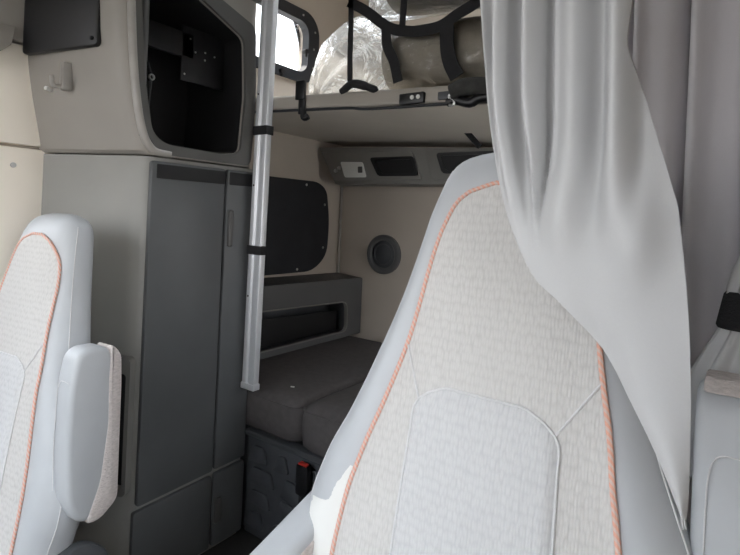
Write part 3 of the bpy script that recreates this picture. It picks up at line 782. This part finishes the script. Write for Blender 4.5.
    for sx, st in ((1, right_up), (-1, left_up)):
        x0, ady = (.277 if sx > 0 and not left_up else .29), (-.055 if left_up else 0)
        if st:
            tr = lambda a, b: (a, b)
        else:       # lowered: the same arm turned 78 degrees forward about its hinge
            ca, sa = math.cos(math.radians(106)), math.sin(math.radians(106))
            tr = lambda a, b: (.0 + (a - .0) * ca - (b - .76) * sa - .02, .745 + (a - .0) * sa + (b - .76) * ca)
        f = lambda a, b, d: tuple(P(sx * (x0 + d), tr(a, b)[0] + ady, tr(a, b)[1] - .016))
        ar = MB().prism(rpoly(arm, .03, 5), f, .0, .072, .014, 3).build('armrest', 'vinyl', o)
        pad = [(.055, 1.162), (.088, 1.13), (.092, 1.05), (.094, .735), (.045, .700), (.004, .704), (.040, .80), (.056, .95), (.052, 1.06)]
        f2 = f
        if not st: pad = [(-.040, 1.04), (-.026, 1.12), (.0, 1.138), (.036, 1.134), (.058, 1.10), (.062, 1.0), (.060, .80), (.0, .75), (-.036, .79)]
        c_ = MB().prism(rpoly(pad, .02, 4), f2, *((.006, .0755) if st else (-.004, .02)), *(.008 if st else .003, 2)).build('armrest_pad', 'armcloth', None); c_.parent = ar
        top = [(-.034, 1.152), (-.010, 1.167), (.06, 1.164), (.088, 1.13), (.075, 1.12), (.045, 1.148), (-.005, 1.148)]
        if st and not left_up:
            c_ = MB().prism(rpoly(top, .008, 3), f2, .008, .066, .004, 2).build('armrest_edge', 'armcloth', None); c_.parent = ar
        if st:
            c_ = MB().tube(smooth_path([f(-.0500, .80, .016), f(-.0515, .92, .016), f(-.0490, 1.04, .017), f(-.0480, 1.075, .026), f(-.0478, 1.08, .045), f(-.0478, 1.078, .062)], 6), .0011, 6).build('armrest_seam', 'seam', None); c_.parent = ar
        sm = [f(-.032, .80, .074), f(-.02, 1.0, .075), f(-.012, 1.12, .073)]
        c_ = MB().tube(smooth_path([f(-.036, .80, .066), f(-.040, .95, .066), f(-.034, 1.08, .066), f(-.022, 1.13, .066)], 6), .0016, 6).build('armrest_seam', 'seam', None); c_.parent = ar
    return o


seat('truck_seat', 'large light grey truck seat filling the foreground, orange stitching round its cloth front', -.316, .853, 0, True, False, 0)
seat('truck_seat', 'farther light grey truck seat at the left edge, in front of the charcoal cabinet', -1.70, .70, -.163, True, True, 5)

# ------------------------------------------------------------------ curtains
def tabv(tab, t):
    if t <= tab[0][0]: return Vector(tab[0][1])
    for (a, p), (b, q) in zip(tab, tab[1:]):
        if t <= b: return Vector(p).lerp(Vector(q), (t - a) / (b - a))
    return Vector(tab[-1][1])


def sampled(pts, n):
    P = smooth_path(pts, 10); L = [0]
    for a, b in zip(P, P[1:]): L.append(L[-1] + (b - a).length)
    out = []; j = 0
    for i in range(n + 1):
        s_ = L[-1] * i / n
        while j < len(L) - 2 and L[j + 1] < s_: j += 1
        t = (s_ - L[j]) / max(1e-9, L[j + 1] - L[j]); out.append(P[j].lerp(P[j + 1], t))
    return out


ysurf = lambda px, py: (lambda z: .70 if z > 1.46 else .70 + (z - 1.46) * .10)(onY(px, py, .72).z)
cp = lambda px, py, off=0: onY(px, py, ysurf(px, py) + off)
Ledge = [cp(474, -120), cp(476, -50), cp(479, 0), cp(483, 60), cp(488, 120), cp(498, 180), cp(514, 235), cp(534, 277), cp(560, 303), cp(598, 347), cp(630, 403), cp(656, 455), cp(684, 524)]
Redge = [cp(640, -120, .02), cp(638, -50, .02), cp(634, 0, .02), cp(630, 40, .02), cp(631, 53, .02), cp(641, 86, .015), cp(651, 119, .01), cp(662, 154, .005), cp(673, 190), cp(678, 208), cp(682, 240), cp(687, 290), cp(690, 340), cp(691, 400), cp(690, 450), cp(689, 490), cp(687, 515), cp(685.5, 524)]
NV, NU = 120, 150
# same height down both sides so the folds stay upright
def by_height(pts, n):
    P = smooth_path(pts, 12); z0, z1 = P[0].z, P[-1].z; out = []; j = 0
    for i in range(n + 1):
        z = z0 + (z1 - z0) * i / n
        while j < len(P) - 2 and P[j + 1].z > z: j += 1
        t = (z - P[j].z) / min(-1e-9, P[j + 1].z - P[j].z); out.append(P[j].lerp(P[j + 1], max(0, min(1, t))))
    return out
LE, RE = by_height(Ledge, NV), by_height(Redge, NV)
fx = lambda px: onY(px, 100, .72).x
folds = [(fx(455), .0), (fx(491), .022), (fx(503), -.022), (fx(517), .030), (fx(533), -.030), (fx(548), .034), (fx(556), .004), (fx(574), -.012), (fx(599), .028), (fx(618), -.034), (fx(645), .016), (fx(670), .020), (fx(760), .01)]


def fold(x):
    for (a, p), (b, q) in zip(folds, folds[1:]):
        if a <= x <= b:
            t = (x - a) / (b - a); t = (1 - math.cos(PI * t)) / 2; return p + (q - p) * t
    return 0


sstep = lambda a, b, x: (lambda t: t * t * (3 - 2 * t))(min(1, max(0, (x - a) / (b - a))))


def fc(u, v):
    j = int(round(v * NV)); p = LE[j].lerp(RE[j], u)
    left = 1 - sstep(fx(540), fx(556), p.x)
    amp = (1 - sstep(.42, .66, v)) * (1 - left) + (1 - sstep(.42, .68, v)) * left
    amp *= sstep(0, .06, u) * .75 + .25
    d = fold(p.x - .05 * sstep(.35, .8, v) * left + .004 * math.sin(9 * v)) * amp * (1 if v > .1 else 1)
    # hollows close in a soft sag, then the cloth lies smooth over the seat
    g2 = lambda cx, cz, rx, rz: math.exp(-((p.x - cx) / rx) ** 2 - ((p.z - cz) / rz) ** 2)
    c1, c2, c3 = onY(572, 215, .72), onY(640, 235, .72), onY(612, 345, .72)
    d -= .028 * g2(c1.x, c1.z, .026, .05) + .030 * g2(c2.x, c2.z, .028, .05)
    d += .012 * g2(c3.x + .35 * (c3.z - p.z), c3.z, .022, .06)
    p.y += d
    if v > .55: p.y -= .03 * math.sin(PI * u) * (v - .55)
    return p


fcur = MB().grid(fc, NU, NV).build('curtain', 'curtain', None, 80)
so_ = fcur.modifiers.new('thick', 'SOLIDIFY'); so_.thickness = .003; so_.offset = 1
tag(fcur, 'large pale grey curtain draped over the shoulder of the near seat', 'curtain')

# rear curtain, cloth colour lifted to offset the shade it hangs in
def rc(u, v):
    x = -.30 + .46 * u; z = 2.15 - 1.35 * v
    y = 1.11 + .020 * math.sin(u * 31 + .6 + .5 * v) + .012 * math.sin(u * 57 + 1.3) + .008 * math.sin(u * 14 + 3 * v)
    return Vector((x + .012 * math.sin(u * 31 + 1.2) - .03 * v * (u - .5), y, z))
rcur = MB().grid(rc, 120, 30).build('curtain', 'curtain_rear', None, 80)
so_ = rcur.modifiers.new('thick', 'SOLIDIFY'); so_.thickness = .003
tag(rcur, 'grey pleated curtain hanging behind the pale draped curtain', 'curtain')

# tied side curtain at the right edge
ty = .97
ctr = [(onY(880, 20, ty), .05, .035), (onY(834, 120, ty), .05, .035), (onY(796, 220, ty), .044, .03), (onY(758, 285, ty), .034, .026), (onY(752, 312, ty), .030, .024), (onY(746, 335, ty), .034, .026), (onY(732, 375, ty), .048, .03), (onY(722, 430, ty), .056, .034), (onY(720, 480, ty), .058, .036)]
cpts = smooth_path([c_ for c_, a, b in ctr], 6); R = []
for i, p in enumerate(cpts):
    f = i / 6; k = min(int(f), len(ctr) - 2); t = f - k
    a = ctr[k][1] * (1 - t) + ctr[k + 1][1] * t; b = ctr[k][2] * (1 - t) + ctr[k + 1][2] * t
    R.append([p + Vector((a * math.cos(q) * (1 + .13 * math.sin(9 * q + 1)), b * math.sin(q) * (1 + .20 * math.sin(9 * q + 1)), 0)) for q in [2 * PI * m / 90 for m in range(90)]])
tc_ = thing('tied_curtain', 'light grey side curtain gathered with a black strap at the right edge', 'curtain', (cpts[-1].x, cpts[-1].y, cpts[-1].z))
MB().loft(R).build('cloth', 'curtain', tc_, 80)
sc_ = onY(752, 312, ty)
R = []
for dz, s_ in ((-.028, 1.12), (-.024, 1.20), (.024, 1.20), (.028, 1.12)):
    R.append([sc_ + Vector((.030 * s_ * 1.12 * math.cos(q) + dz * .18, .024 * s_ * 1.15 * math.sin(q), dz)) for q in [2 * PI * m / 40 for m in range(40)]])
MB().loft(R).build('strap', 'webbing', tc_, 50)

for o in bpy.data.objects:
    if '_local' in o: del o['_local']

# ------------------------------------------------------------------ light
w = bpy.data.worlds.new('world'); SC.world = w; w.use_nodes = True
bg = w.node_tree.nodes['Background']; tcw = w.node_tree.nodes.new('ShaderNodeTexCoord')
sep = w.node_tree.nodes.new('ShaderNodeSeparateXYZ'); rp = w.node_tree.nodes.new('ShaderNodeValToRGB')
w.node_tree.links.new(tcw.outputs['Generated'], sep.inputs[0]); w.node_tree.links.new(sep.outputs['Z'], rp.inputs[0]); w.node_tree.links.new(rp.outputs[0], bg.inputs[0])
rp.color_ramp.elements[0].color = (.45, .45, .45, 1); rp.color_ramp.elements[1].color = (.88, .97, 1.07, 1); rp.color_ramp.elements[1].position = .8
bg.inputs['Strength'].default_value = 7.0
sun = bpy.data.lights.new('sun', 'SUN'); sun.energy = 9; sun.angle = math.radians(1.2); sun.color = (1, .95, .87)
so2 = bpy.data.objects.new('sun', sun); COL.objects.link(so2); so2.location = (-4, -2, 5)
so2.rotation_euler = Vector((1.0, -.12, -.60)).to_track_quat('-Z', 'Y').to_euler()

vs = SC.view_settings
SC.display_settings.display_device = 'sRGB'
vs.view_transform = 'Standard'; vs.look = 'None'; vs.gamma = 1; vs.use_curve_mapping = False; vs.exposure = 0.5
SC.cycles.use_denoising = True
SC.cycles.max_bounces = 10; SC.cycles.diffuse_bounces = 6; SC.cycles.transparent_max_bounces = 16
